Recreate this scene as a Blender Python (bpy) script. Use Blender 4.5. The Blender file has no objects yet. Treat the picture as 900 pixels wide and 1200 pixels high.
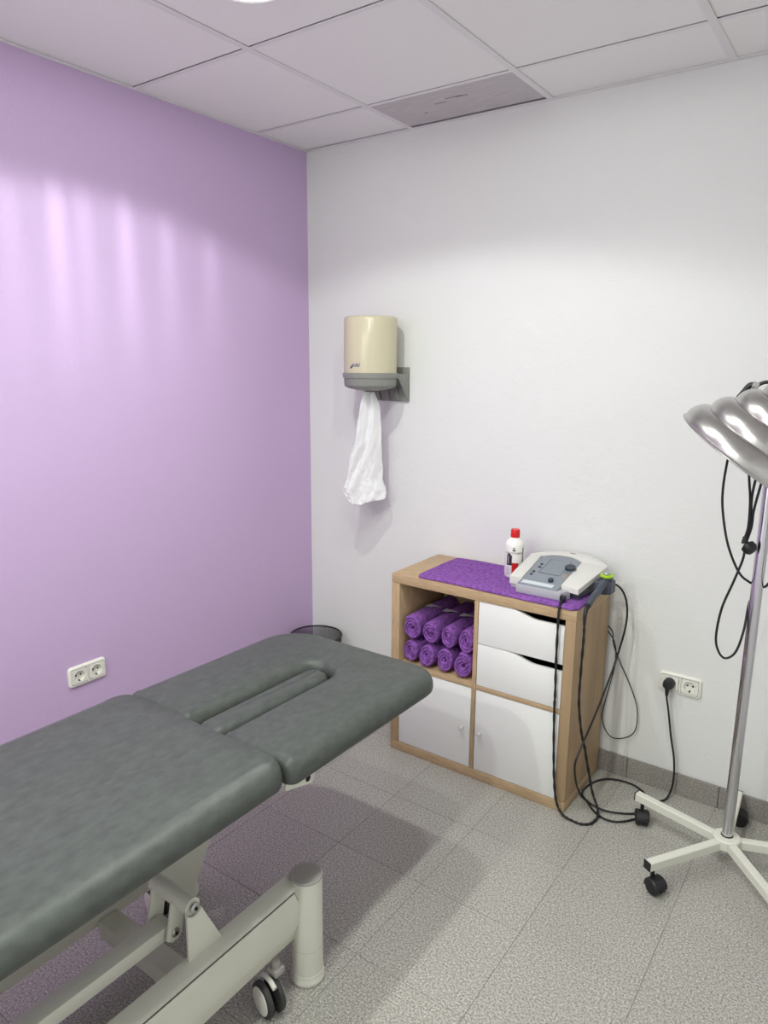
import bpy, bmesh, math, random
from mathutils import Vector, Matrix, noise

random.seed(7)
SC = bpy.context.scene
COL = SC.collection
PI = math.pi
H = 2.53                      # ceiling height
RX, RY = 2.90, -3.90          # far right wall, wall behind the camera

# ------------------------------------------------------------------ camera
cam = bpy.data.cameras.new('camera')
cam.sensor_fit = 'VERTICAL'; cam.sensor_height = 36.0
cam.lens = 832.23 / 1200 * 36.0
cam.clip_start = 0.02
camo = bpy.data.objects.new('camera', cam); COL.objects.link(camo)
yaw, pitch, roll = -0.6173, -0.2072, 0.0081
fwd = Vector((math.sin(yaw) * math.cos(pitch), math.cos(yaw) * math.cos(pitch), math.sin(pitch)))
rgt = Vector((math.cos(yaw), -math.sin(yaw), 0)); upv = rgt.cross(fwd)
cr_, sr_ = math.cos(roll), math.sin(roll)
right = cr_ * rgt + sr_ * upv; up = -sr_ * rgt + cr_ * upv
m = Matrix((right, up, -fwd)).transposed().to_4x4()
m.translation = Vector((2.3179, -2.6349, 1.5983))
camo.matrix_world = m
SC.camera = camo

# ------------------------------------------------------------------ world, exposure
w = bpy.data.worlds.new('world'); SC.world = w; w.use_nodes = True
w.node_tree.nodes['Background'].inputs[0].default_value = (0.9, 0.92, 1, 1)
w.node_tree.nodes['Background'].inputs[1].default_value = 0.05
vs = SC.view_settings
vs.view_transform = 'Standard'; vs.look = 'None'; vs.gamma = 1.0; vs.use_curve_mapping = False
vs.exposure = -0.20
LED_POWER = 33.0
LED_SPOTS = [(0.870, -1.207, 0.90), (1.477, -1.216, 0.60), (1.477, -1.816, 0.75), (1.477, -3.016, 1.55), (0.877, -3.616, 2.2)]  # rear pair at the end: unseen lamps added for fill and bounce

# ------------------------------------------------------------------ materials
def srgb(r, g, b):
    f = lambda c: (c / 255 / 12.92) if c / 255 <= 0.04045 else ((c / 255 + 0.055) / 1.055) ** 2.4
    return (f(r), f(g), f(b), 1)

def mat(name, col, rough=0.5, metal=0.0, spec=0.5, var=None, bump=None, coat=0.0, transm=0.0, emit=None):
    """var=(scale, amount, detail, stretch) colour mottling; bump=(scale, strength, distance)"""
    mt = bpy.data.materials.new(name); mt.use_nodes = True
    nt = mt.node_tree; b = nt.nodes['Principled BSDF']
    b.inputs['Base Color'].default_value = col
    b.inputs['Roughness'].default_value = rough
    b.inputs['Metallic'].default_value = metal
    b.inputs['Specular IOR Level'].default_value = spec
    b.inputs['Coat Weight'].default_value = coat
    b.inputs['Transmission Weight'].default_value = transm
    if emit:
        b.inputs['Emission Color'].default_value = emit[0]; b.inputs['Emission Strength'].default_value = emit[1]
    tc = None
    if var or bump:
        tc = nt.nodes.new('ShaderNodeTexCoord')
    if var:
        n = nt.nodes.new('ShaderNodeTexNoise'); n.inputs['Scale'].default_value = var[0]; n.inputs['Detail'].default_value = var[2]
        src = tc.outputs['Object']
        if len(var) > 3:
            mp = nt.nodes.new('ShaderNodeMapping'); mp.inputs['Scale'].default_value = var[3]
            nt.links.new(src, mp.inputs[0]); src = mp.outputs[0]
        nt.links.new(src, n.inputs['Vector'])
        r = nt.nodes.new('ShaderNodeValToRGB')
        a = var[1]
        r.color_ramp.elements[0].position = 0.3; r.color_ramp.elements[1].position = 0.7
        r.color_ramp.elements[0].color = tuple(c * (1 - a) for c in col[:3]) + (1,)
        r.color_ramp.elements[1].color = tuple(min(1, c * (1 + a)) for c in col[:3]) + (1,)
        nt.links.new(n.outputs['Fac'], r.inputs[0]); nt.links.new(r.outputs[0], b.inputs['Base Color'])
    if bump:
        n2 = nt.nodes.new('ShaderNodeTexNoise'); n2.inputs['Scale'].default_value = bump[0]; n2.inputs['Detail'].default_value = 5
        nt.links.new(tc.outputs['Object'], n2.inputs['Vector'])
        bp = nt.nodes.new('ShaderNodeBump'); bp.inputs['Strength'].default_value = bump[1]; bp.inputs['Distance'].default_value = bump[2]
        nt.links.new(n2.outputs['Fac'], bp.inputs['Height']); nt.links.new(bp.outputs[0], b.inputs['Normal'])
    return mt

def granite(name, dark, mid, light, rough):
    mt = bpy.data.materials.new(name); mt.use_nodes = True
    nt = mt.node_tree; b = nt.nodes['Principled BSDF']; b.inputs['Roughness'].default_value = rough
    tc = nt.nodes.new('ShaderNodeTexCoord')
    geo = nt.nodes.new('ShaderNodeNewGeometry')
    n = nt.nodes.new('ShaderNodeTexNoise'); n.inputs['Scale'].default_value = 185; n.inputs['Detail'].default_value = 3
    n.inputs['Roughness'].default_value = 0.7
    nt.links.new(geo.outputs['Position'], n.inputs['Vector'])
    r = nt.nodes.new('ShaderNodeValToRGB'); r.color_ramp.interpolation = 'LINEAR'
    e = r.color_ramp.elements
    e[0].position = 0.34; e[0].color = dark; e[1].position = 0.66; e[1].color = light
    x = e.new(0.5); x.color = mid
    nt.links.new(n.outputs['Fac'], r.inputs[0])
    n3 = nt.nodes.new('ShaderNodeTexNoise'); n3.inputs['Scale'].default_value = 2.2; n3.inputs['Detail'].default_value = 4
    nt.links.new(geo.outputs['Position'], n3.inputs['Vector'])
    oi = nt.nodes.new('ShaderNodeObjectInfo')
    ma = nt.nodes.new('ShaderNodeMath'); ma.operation = 'MULTIPLY_ADD'; ma.inputs[1].default_value = 0.07; ma.inputs[2].default_value = 0.965
    nt.links.new(oi.outputs['Random'], ma.inputs[0])
    mb = nt.nodes.new('ShaderNodeMath'); mb.operation = 'MULTIPLY_ADD'; mb.inputs[1].default_value = 0.16; mb.inputs[2].default_value = -0.08
    nt.links.new(n3.outputs['Fac'], mb.inputs[0])
    md = nt.nodes.new('ShaderNodeMath'); md.operation = 'ADD'
    nt.links.new(ma.outputs[0], md.inputs[0]); nt.links.new(mb.outputs[0], md.inputs[1])
    hs = nt.nodes.new('ShaderNodeHueSaturation'); nt.links.new(md.outputs[0], hs.inputs['Value']); nt.links.new(r.outputs[0], hs.inputs['Color'])
    nt.links.new(hs.outputs[0], b.inputs['Base Color'])
    bp = nt.nodes.new('ShaderNodeBump'); bp.inputs['Strength'].default_value = 0.03; bp.inputs['Distance'].default_value = 0.001
    nt.links.new(n.outputs['Fac'], bp.inputs['Height']); nt.links.new(bp.outputs[0], b.inputs['Normal'])
    return mt

def plaster(name, col, rough=0.55):
    """painted, trowelled plaster: broad soft undulation and short strokes"""
    mt = mat(name, col, rough, spec=0.35)
    nt = mt.node_tree; b = nt.nodes['Principled BSDF']
    geo = nt.nodes.new('ShaderNodeNewGeometry')
    n1 = nt.nodes.new('ShaderNodeTexNoise'); n1.inputs['Scale'].default_value = 5; n1.inputs['Detail'].default_value = 3
    n1.inputs['Distortion'].default_value = 0.8
    n2 = nt.nodes.new('ShaderNodeTexNoise'); n2.inputs['Scale'].default_value = 70; n2.inputs['Detail'].default_value = 3
    n2.inputs['Distortion'].default_value = 1.5
    for n in (n1, n2): nt.links.new(geo.outputs['Position'], n.inputs['Vector'])
    b1 = nt.nodes.new('ShaderNodeBump'); b1.inputs['Strength'].default_value = 0.35; b1.inputs['Distance'].default_value = 0.006
    b2 = nt.nodes.new('ShaderNodeBump'); b2.inputs['Strength'].default_value = 0.4; b2.inputs['Distance'].default_value = 0.002
    nt.links.new(n1.outputs['Fac'], b1.inputs['Height']); nt.links.new(n2.outputs['Fac'], b2.inputs['Height'])
    nt.links.new(b1.outputs[0], b2.inputs['Normal']); nt.links.new(b2.outputs[0], b.inputs['Normal'])
    return mt

def oak(name, col, stretch):
    mt = mat(name, col, 0.55, spec=0.3, var=(14, 0.16, 6, stretch))
    return mt

M = {}
M['purple'] = plaster('purple_wall_paint', srgb(203, 177, 216), 0.5)
M['white_wall'] = plaster('white_wall_paint', srgb(227, 228, 226), 0.55)
M['ceil'] = mat('ceiling_tile_white', srgb(247, 246, 245), 0.8, spec=0.2, var=(160, 0.02, 2))
M['rail'] = mat('ceiling_rail_white', srgb(236, 234, 235), 0.45)
M['plenum'] = mat('dark_plenum', srgb(40, 38, 40), 0.9)
M['grey_panel'] = mat('grey_streaked_panel', srgb(200, 195, 197), 0.6, var=(14, 0.13, 6, (1, 9, 1)))
M['floor'] = granite('grey_speckled_stoneware', srgb(116, 114, 107), srgb(168, 166, 158), srgb(212, 210, 202), 0.30)
M['skirt'] = granite('grey_speckled_skirting', srgb(118, 114, 108), srgb(146, 142, 136), srgb(168, 164, 158), 0.4)
M['grout'] = mat('grout', srgb(128, 126, 121), 0.9)
M['vinyl'] = mat('grey_vinyl_upholstery', srgb(77, 82, 78), 0.45, spec=0.4, var=(55, 0.17, 14, (1.0, 0.55, 1.0)), bump=(420, 0.10, 0.001))
M['vinyl_dark'] = mat('dark_vinyl_underside', srgb(62, 66, 64), 0.6)
M['powder'] = mat('warm_grey_powder_coat', srgb(222, 223, 210), 0.4, spec=0.4, bump=(600, 0.03, 0.0005))
M['cap'] = mat('grey_plastic_cap', srgb(168, 165, 160), 0.5)
M['steel'] = mat('bright_steel', srgb(190, 190, 190), 0.25, metal=1.0)
M['chrome'] = mat('chrome_tube', srgb(205, 205, 208), 0.12, metal=1.0)
M['alu'] = mat('spun_aluminium', srgb(190, 189, 186), 0.27, metal=1.0, var=(60, 0.03, 2))
M['black'] = mat('black_plastic', srgb(26, 26, 28), 0.45)
M['rubber'] = mat('black_rubber_cable', srgb(20, 20, 21), 0.5)
M['tyre'] = mat('dark_grey_tyre', srgb(58, 58, 58), 0.6)
M['white_plastic'] = mat('white_plastic', srgb(232, 231, 222), 0.32)
M['hole'] = mat('dark_hole', srgb(12, 12, 12), 0.8)
M['oak_h'] = oak('light_oak_grain_across', srgb(186, 160, 126), (1.2, 14, 14))
M['oak_v'] = oak('light_oak_grain_up', srgb(184, 158, 124), (14, 14, 1.2))
M['oak_d'] = oak('light_oak_grain_deep', srgb(186, 160, 126), (14, 1.2, 14))
M['oak_side'] = mat('oak_veneer_side', srgb(176, 150, 117), 0.55, spec=0.3, var=(7, 0.17, 3, (1, 2.4, 0.12)))
M['front'] = mat('white_lacquer_front', srgb(238, 239, 236), 0.35, spec=0.4)
M['cream'] = mat('cream_glossy_plastic', srgb(200, 193, 165), 0.22, spec=0.5)
M['mid_grey'] = mat('grey_green_plastic', srgb(136, 138, 132), 0.4)
M['paper'] = mat('white_tissue_paper', srgb(236, 236, 238), 0.8, spec=0.15, bump=(90, 0.25, 0.002))
M['terry'] = mat('purple_terry_cloth', srgb(136, 88, 164), 0.95, spec=0.1, var=(75, 0.34, 5), bump=(130, 0.9, 0.006))
M['print_grey'] = mat('grey_woven_print', srgb(170, 165, 170), 0.9)
M['bottle'] = mat('white_bottle_plastic', srgb(240, 239, 233), 0.3)
M['red'] = mat('red_cap_plastic', srgb(206, 22, 18), 0.35)
M['label_red'] = mat('label_red', srgb(190, 26, 20), 0.4)
M['label_dark'] = mat('label_dark_print', srgb(44, 40, 44), 0.5)
M['label_grey'] = mat('label_grey_print', srgb(150, 142, 148), 0.5)
M['label_green'] = mat('label_green', srgb(110, 150, 30), 0.5)
M['dev_white'] = mat('device_light_grey_shell', srgb(214, 213, 207), 0.4)
M['dev_grey'] = mat('device_blue_grey_panel', srgb(132, 140, 148), 0.45)
M['dev_front'] = mat('device_grey_front', srgb(176, 176, 182), 0.45)
M['dev_navy'] = mat('device_dark_slate_base', srgb(66, 72, 84), 0.45)
M['screen'] = mat('screen_glass', srgb(126, 136, 142), 0.15)
M['strip'] = mat('pale_label_strip', srgb(206, 212, 218), 0.4)
M['orange'] = mat('orange_marker', srgb(214, 138, 60), 0.5)
M['knob'] = mat('dark_slate_knob', srgb(46, 52, 64), 0.4)
M['lime'] = mat('lime_green_ring', srgb(160, 200, 30), 0.35)
M['blue'] = mat('navy_logo', srgb(38, 56, 120), 0.4)
M['mesh_wire'] = mat('black_wire', srgb(24, 23, 26), 0.4)
M['led'] = mat('led_diffuser', srgb(255, 255, 255), 0.4, emit=((1, 0.99, 0.97, 1), 6.0))
M['led_rim'] = mat('white_lamp_rim', srgb(240, 240, 240), 0.35)

# ------------------------------------------------------------------ mesh building
def V(*a): return Vector(a)

def spline(pts, n=8):
    P = [Vector(p) for p in pts]; out = []
    for i in range(len(P) - 1):
        p0 = P[i - 1] if i else P[0] * 2 - P[1]
        p1, p2 = P[i], P[i + 1]
        p3 = P[i + 2] if i + 2 < len(P) else P[-1] * 2 - P[-2]
        for k in range(n):
            t = k / n
            out.append(0.5 * ((2 * p1) + (p2 - p0) * t + (2 * p0 - 5 * p1 + 4 * p2 - p3) * t * t + (3 * p1 - p0 - 3 * p2 + p3) * t ** 3))
    out.append(P[-1]); return out

class MB:
    def __init__(s): s.bm = bmesh.new()
    def box(s, lo, hi, bevel=0.0, seg=2, rot=None, piv=None):
        lo, hi = Vector(lo), Vector(hi); c = (lo + hi) / 2; d = hi - lo
        r = bmesh.ops.create_cube(s.bm, size=1)
        vs_ = r['verts']
        for v in vs_: v.co = Vector((v.co.x * d.x, v.co.y * d.y, v.co.z * d.z)) + c
        if bevel > 0:
            es = list({e for v in vs_ for e in v.link_edges})
            r2 = bmesh.ops.bevel(s.bm, geom=es, offset=bevel, segments=seg, affect='EDGES', profile=0.5)
            vs_ = list({v for f in r2['faces'] for v in f.verts} | {v for v in vs_ if v.is_valid})
        if rot is not None:
            p = Vector(piv) if piv is not None else c
            for v in vs_: v.co = rot @ (v.co - p) + p
        return s
    def ring_surface(s, rings, closed=True, cap0=True, cap1=True):
        """rings: list of lists of points, same length"""
        R = [[s.bm.verts.new(p) for p in r] for r in rings]
        n = len(R[0])
        for a, b in zip(R[:-1], R[1:]):
            for i in range(n if closed else n - 1):
                j = (i + 1) % n
                try: s.bm.faces.new((a[i], a[j], b[j], b[i]))
                except ValueError: pass
        if cap0 and len(R[0]) > 2: s.bm.faces.new(list(reversed(R[0])))
        if cap1 and len(R[-1]) > 2: s.bm.faces.new(R[-1])
        return s
    def lathe(s, prof, base=(0, 0, 0), axis=(0, 0, 1), seg=32, cap0=True, cap1=True):
        ax = Vector(axis).normalized()
        u = ax.orthogonal().normalized()
        if abs(ax.z) > 0.99: u = Vector((1, 0, 0))
        v = ax.cross(u); b = Vector(base)
        rings = [[b + ax * h + (u * math.cos(2 * PI * i / seg) + v * math.sin(2 * PI * i / seg)) * max(r, 1e-5) for i in range(seg)] for r, h in prof]
        return s.ring_surface(rings, True, cap0, cap1)
    def cyl(s, p0, p1, r0, r1=None, seg=20, ch=0.0):
        p0, p1 = Vector(p0), Vector(p1); L = (p1 - p0).length; r1 = r0 if r1 is None else r1
        pr = [(r0, 0), (r1, L)] if not ch else [(r0 - ch, 0), (r0, ch), (r1, L - ch), (r1 - ch, L)]
        return s.lathe(pr, p0, p1 - p0, seg)
    def tube(s, pts, r, seg=8, caps=True):
        P = [Vector(p) for p in pts]
        T = [(P[min(i + 1, len(P) - 1)] - P[max(i - 1, 0)]).normalized() for i in range(len(P))]
        u = T[0].orthogonal().normalized(); rings = []
        for i, p in enumerate(P):
            u = (u - T[i] * u.dot(T[i])).normalized(); v = T[i].cross(u)
            rr = r(i / (len(P) - 1)) if callable(r) else r
            rings.append([p + (u * math.cos(2 * PI * k / seg) + v * math.sin(2 * PI * k / seg)) * rr for k in range(seg)])
        return s.ring_surface(rings, True, caps, caps)
    def prism(s, poly, h0, h1, axes=(0, 1, 2), bevel=0.0):
        """poly in the plane of axes[0], axes[1]; extruded on axes[2] from h0 to h1"""
        def pt(a, b, c):
            q = [0, 0, 0]; q[axes[0]] = a; q[axes[1]] = b; q[axes[2]] = c; return Vector(q)
        n0 = len(s.bm.verts)
        A = [s.bm.verts.new(pt(a, b, h0)) for a, b in poly]; B = [s.bm.verts.new(pt(a, b, h1)) for a, b in poly]
        fs = [s.bm.faces.new(A), s.bm.faces.new(B)]
        for i in range(len(A)):
            j = (i + 1) % len(A); fs.append(s.bm.faces.new((A[i], A[j], B[j], B[i])))
        bmesh.ops.recalc_face_normals(s.bm, faces=fs)
        if bevel:
            es = list({e for f in fs[:2] for e in f.edges})
            bmesh.ops.bevel(s.bm, geom=es, offset=bevel, segments=2, affect='EDGES', profile=0.5)
        return s
    def grid(s, fn, nu, nv):
        G = [[s.bm.verts.new(fn(i / nu, j / nv)) for j in range(nv + 1)] for i in range(nu + 1)]
        for i in range(nu):
            for j in range(nv):
                s.bm.faces.new((G[i][j], G[i + 1][j], G[i + 1][j + 1], G[i][j + 1]))
        return s
    def build(s, name, mtl, parent=None, loc=None, smooth=40, recalc=True):
        if recalc: bmesh.ops.recalc_face_normals(s.bm, faces=s.bm.faces[:])
        org = Vector((0, 0, 0)); p = parent
        while p is not None: org += p.location; p = p.parent
        off = Vector(loc) if loc is not None else Vector((0, 0, 0))
        for v in s.bm.verts: v.co -= org + off
        me = bpy.data.meshes.new(name); s.bm.to_mesh(me); s.bm.free()
        me.materials.append(mtl)
        if smooth:
            for f in me.polygons: f.use_smooth = True
            me.set_sharp_from_angle(angle=math.radians(smooth))
        o = bpy.data.objects.new(name, me); COL.objects.link(o)
        o.location = off
        if parent is not None: o.parent = parent
        return o

def tag(o, label=None, cat=None, group=None, kind=None):
    if label: o['label'] = label
    if cat: o['category'] = cat
    if group: o['group'] = group
    if kind: o['kind'] = kind
    return o

def thing(name, loc, label, cat, group=None):
    o = bpy.data.objects.new(name, None); COL.objects.link(o); o.location = loc
    o.empty_display_size = 0.05
    return tag(o, label, cat, group)

def part_label(o, label): o['label'] = label; return o

def copy_tree(o, parent=None):
    c = o.copy(); COL.objects.link(c)
    if parent is not None: c.parent = parent
    for ch in list(o.children): copy_tree(ch, c)
    return c

def rrect(x0, x1, y0, y1, r, n=6):
    """rounded rectangle with per-corner radii (bl, br, tr, tl); returns points and outward normals"""
    if not isinstance(r, (tuple, list)): r = (r,) * 4
    C = [(x0 + r[0], y0 + r[0], PI, r[0]), (x1 - r[1], y0 + r[1], 1.5 * PI, r[1]), (x1 - r[2], y1 - r[2], 0, r[2]), (x0 + r[3], y1 - r[3], PI / 2, r[3])]
    P, N = [], []
    for cx, cy, a0, rr in C:
        for k in range(n + 1):
            a = a0 + PI / 2 * k / n
            P.append((cx + rr * math.cos(a), cy + rr * math.sin(a))); N.append((math.cos(a), math.sin(a)))
    return P, N

def inset_rings(P, N, prof, z0=0.0, tight=0, k=0.72):
    # tight=+1/-1: the end facing +y/-y is rounded less than the sides
    f = lambda n: 1 - k * max(0.0, n[1] * tight) if tight else 1
    return [[Vector((p[0] - n[0] * i * f(n), p[1] - n[1] * i * f(n), z0 + z)) for p, n in zip(P, N)] for i, z in prof]

def text_mesh(txt, size, italic=0.0, font_space=1.0):
    cu = bpy.data.curves.new('lettering', 'FONT'); cu.body = txt; cu.size = size; cu.shear = italic
    cu.align_x = 'CENTER'; cu.space_character = font_space; cu.resolution_u = 2
    o = bpy.data.objects.new('lettering', cu); COL.objects.link(o)
    dg = bpy.context.evaluated_depsgraph_get()
    me = bpy.data.meshes.new_from_object(o.evaluated_get(dg))
    bpy.data.objects.remove(o); bpy.data.curves.remove(cu)
    return me

def text_bm(txt, size, fn, italic=0.0, space=1.0):
    me = text_mesh(txt, size, italic, space)
    mb = MB(); mb.bm.from_mesh(me); bpy.data.meshes.remove(me)
    bmesh.ops.triangulate(mb.bm, faces=mb.bm.faces[:])
    bmesh.ops.subdivide_edges(mb.bm, edges=mb.bm.edges[:], cuts=1)
    for v in mb.bm.verts: v.co = fn(v.co.x, v.co.y)
    return mb

# ================================================================== SETTING
T = 0.12
def wall(name, lo, hi, mtl):
    return tag(MB().box(lo, hi).build(name, mtl, smooth=0), kind='structure')
wall('wall_left', (-T, RY, 0), (0, T, H + 0.15), M['purple'])
wall('wall_back', (0, 0, 0), (RX, T, H + 0.15), M['white_wall'])
wall('wall_right', (RX, RY, 0), (RX + T, T, H + 0.15), M['white_wall'])
wall('wall_front', (-T, RY - T, 0), (RX + T, RY, H + 0.15), M['white_wall'])

# floor of 33 cm stoneware tiles over grout
fl = tag(MB().box((-T, RY - T, -0.10), (RX + T, T, -0.0012)).build('floor', M['grout'], smooth=0), kind='structure')
TS = 0.3335; gx0 = 1.632 - 5 * TS; gy0 = -0.312
g = 0.0007
tile_proto = None
xs = [gx0 + TS * k for k in range(0, 12)]; ys = [gy0 - TS * k for k in range(-1, 13)]
for xa in xs:
    for ya in ys:
        x0, x1 = max(xa, 0.0), min(xa + TS, RX); y1, y0 = min(ya, 0.0), max(ya - TS, RY)
        if x1 - x0 < 0.03 or y1 - y0 < 0.03: continue
        full = abs(x1 - x0 - TS) < 1e-4 and abs(y1 - y0 - TS) < 1e-4
        if full and tile_proto is not None:
            t = tile_proto.copy(); COL.objects.link(t); t.location = ((x0 + x1) / 2, (y0 + y1) / 2, 0); continue
        c = ((x0 + x1) / 2, (y0 + y1) / 2, 0)
        t = MB().box((x0 + g, y0 + g, -0.006), (x1 - g, y1 - g, 0), bevel=0.0007, seg=1).build('floor_tile', M['floor'], fl, loc=c, smooth=0)
        if full: tile_proto = t

# skirting of the same stoneware
def skirting(name, along, start, end, joints):
    js = [start] + [j for j in joints if start < j < end] + [end]
    if along == 'x': base = MB().box((start, -0.004, 0.0002), (end, -0.0002, 0.083))
    else: base = MB().box((0.0002, start, 0.0002), (0.004, end, 0.083))
    root = tag(base.build(name, M['grout'], smooth=0), kind='structure')
    for a, b in zip(js[:-1], js[1:]):
        if along == 'x': q = MB().box((a + 0.0012, -0.010, 0.0005), (b - 0.0012, -0.003, 0.0868), bevel=0.0012)
        else: q = MB().box((0.003, a + 0.0012, 0.0005), (0.010, b - 0.0012, 0.0868), bevel=0.0012)
        q.build('skirting_tile', M['skirt'], root, smooth=0)
    return root
skirting('baseboard_back', 'x', 0.011, RX, [1.638 + TS * k for k in range(-5, 6)])
skirting('baseboard_left', 'y', RY, -0.0005, [-0.312 - TS * k for k in range(12)])

# suspended ceiling: white lay-in tiles on exposed rails
ce = tag(MB().box((-T, RY - T, H + 0.09), (RX + T, T, H + 0.15)).build('ceiling', M['plenum'], smooth=0), kind='structure')
gxs = [0.5766 + 0.6 * k for k in range(5)]; gys = [-0.3164 - 0.6 * k for k in range(6)]
RW = 0.012
ex = [0.0] + gxs + [RX]; ey = [0.0] + gys + [RY]
for i in range(len(ex) - 1):
    for j in range(len(ey) - 1):
        x0, x1 = ex[i], ex[i + 1]; y1, y0 = ey[j], ey[j + 1]
        if x1 - x0 < 0.03 or y1 - y0 < 0.03: continue
        special = (i == 1 and j == 0)
        corner = (i == 0 and j == 0)
        a0 = x0 + (0.010 if i else 0.003); a1 = x1 - 0.010; b0 = y0 + 0.010; b1 = y1 - (0.010 if j else 0.003)
        z = H + 0.002 + random.uniform(0, 0.0015)
        if special: b1 = y1 - 0.034; z = H + 0.0005; b0 = y0 - 0.004
        if corner: a0 = 0.006; b1 = -0.02; z = H + 0.003
        t = MB().box((a0, b0, z), (a1, b1, z + 0.014), bevel=0.0012, seg=1).build('ceiling_panel' if special else 'ceiling_tile', M['grey_panel'] if special else M['ceil'], ce, loc=((a0 + a1) / 2, (b0 + b1) / 2, z), smooth=0)
        if special:
            part_label(t, 'grey streaked panel with scratches by the wall')
for x in gxs:
    MB().box((x - RW, RY, H - 0.0012), (x + RW, -0.0002, H + 0.0015), bevel=0.0006, seg=1).build('ceiling_rail', M['rail'], ce, smooth=0)
for y in gys:
    for a, b in zip([0.0002] + [q + RW for q in gxs], [q - RW for q in gxs] + [RX]):
        if b - a < 0.02: continue
        zz = H - 0.0002
        MB().box((a, y - RW * 0.75, zz), (b, y + RW * 0.75, H + 0.0015), bevel=0.0006, seg=1).build('cross_rail', M['rail'], ce, smooth=0)
for lo, hi in (((0.0002, RY, H - 0.0015), (0.020, -0.0002, H + 0.0012)), ((0.020, -0.020, H - 0.0015), (RX, -0.0002, H + 0.0012))):
    MB().box(lo, hi, bevel=0.0005, seg=1).build('edge_rail', M['rail'], ce, smooth=0)
# scratches on the grey panel (dark nicks)
mb = MB()
for (x, y, l) in ((0.80, -0.20, 0.05), (0.86, -0.225, 0.07), (0.72, -0.14, 0.015), (0.90, -0.218, 0.05)):
    mb.box((x, y, H - 0.0008), (x + l, y + 0.004, H + 0.0007))
mb.build('scratch_marks', M['mid_grey'], [c for c in ce.children if c.name.startswith('ceiling_panel')][0], smooth=0)

# ================================================================== LIGHTS (recessed LED downlights, the rear pair added as fill)
def led_light_nodes(L, lobes):
    """photometry of a faceted downlight: 70 degree cut-off, fan of brighter lobes shaped to draw wall streaks near the cut-off"""
    L.use_nodes = True; nt = L.node_tree; nt.nodes.clear()
    N = nt.nodes.new; K = nt.links.new
    out = N('ShaderNodeOutputLight'); em = N('ShaderNodeEmission'); K(em.outputs[0], out.inputs[0])
    geo = N('ShaderNodeNewGeometry'); sp = N('ShaderNodeSeparateXYZ'); K(geo.outputs['Incoming'], sp.inputs[0])
    def math_(op, a, b=None, c=None):
        n = N('ShaderNodeMath'); n.operation = op
        for i, q in enumerate((a, b, c)):
            if q is None: continue
            if isinstance(q, (int, float)): n.inputs[i].default_value = q
            else: K(q, n.inputs[i])
        return n.outputs[0]
    cz = math_('MULTIPLY', sp.outputs[2], -1.0)
    th = math_('MULTIPLY', math_('ARCCOSINE', cz), 180 / PI)
    mr = N('ShaderNodeMapRange'); mr.interpolation_type = 'SMOOTHSTEP'
    K(th, mr.inputs['Value'])
    for k, v in (('From Min', 60.0 if not lobes else 65.5), ('From Max', 76.0 if not lobes else 72.5), ('To Min', 1.0), ('To Max', 0.14 if lobes else 0.40)): mr.inputs[k].default_value = v
    base = mr.outputs[0]
    phi = math_('MULTIPLY', math_('ARCTAN2', sp.outputs[1], sp.outputs[0]), 180 / PI)
    cell = math_('DIVIDE', math_('ADD', phi, 360 - 0.2), 10.4)
    fr = math_('SUBTRACT', math_('FRACT', cell), 0.5)
    wn = N('ShaderNodeTexWhiteNoise'); wn.noise_dimensions = '1D'; K(math_('FLOOR', cell), wn.inputs['W'])
    dn = math_('MAXIMUM', math_('SUBTRACT', 70.5, th), 0.0)
    wd = math_('ADD', math_('MULTIPLY', dn, 0.010), 0.060)
    q = math_('DIVIDE', fr, wd)
    ga = math_('EXPONENT', math_('MULTIPLY', math_('MULTIPLY', q, q), -1.0))
    amp = math_('MULTIPLY', math_('EXPONENT', math_('MULTIPLY', dn, -0.055)), math_('MULTIPLY_ADD', wn.outputs['Value'], 1.0, 0.6))
    # lobes limited to the -x side, shaped to streak the purple wall only
    side = N('ShaderNodeMapRange'); side.interpolation_type = 'SMOOTHSTEP'
    K(math_('MULTIPLY', sp.outputs[0], -1.0), side.inputs['Value'])
    for k, v in (('From Min', 0.55), ('From Max', 0.80), ('To Min', 0.0), ('To Max', 1.0 if lobes else 0.0)): side.inputs[k].default_value = v
    lobe = math_('MULTIPLY', math_('MULTIPLY', ga, amp), side.outputs[0])
    tot = math_('ADD', base, math_('MULTIPLY', lobe, math_('MULTIPLY', math_('SUBTRACT', base, 0.13), 1.45)))
    # fuller straight down than sideways, nothing back up into the ceiling
    dw = math_('MULTIPLY_ADD', math_('MAXIMUM', cz, 0.0), 0.95, 0.55)
    upm = N('ShaderNodeMapRange'); K(cz, upm.inputs['Value'])
    for k, v in (('From Min', -0.06), ('From Max', 0.06), ('To Min', 0.0), ('To Max', 1.0)): upm.inputs[k].default_value = v
    K(math_('MULTIPLY', math_('MULTIPLY', tot, dw), upm.outputs[0]), em.inputs['Strength'])

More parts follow.
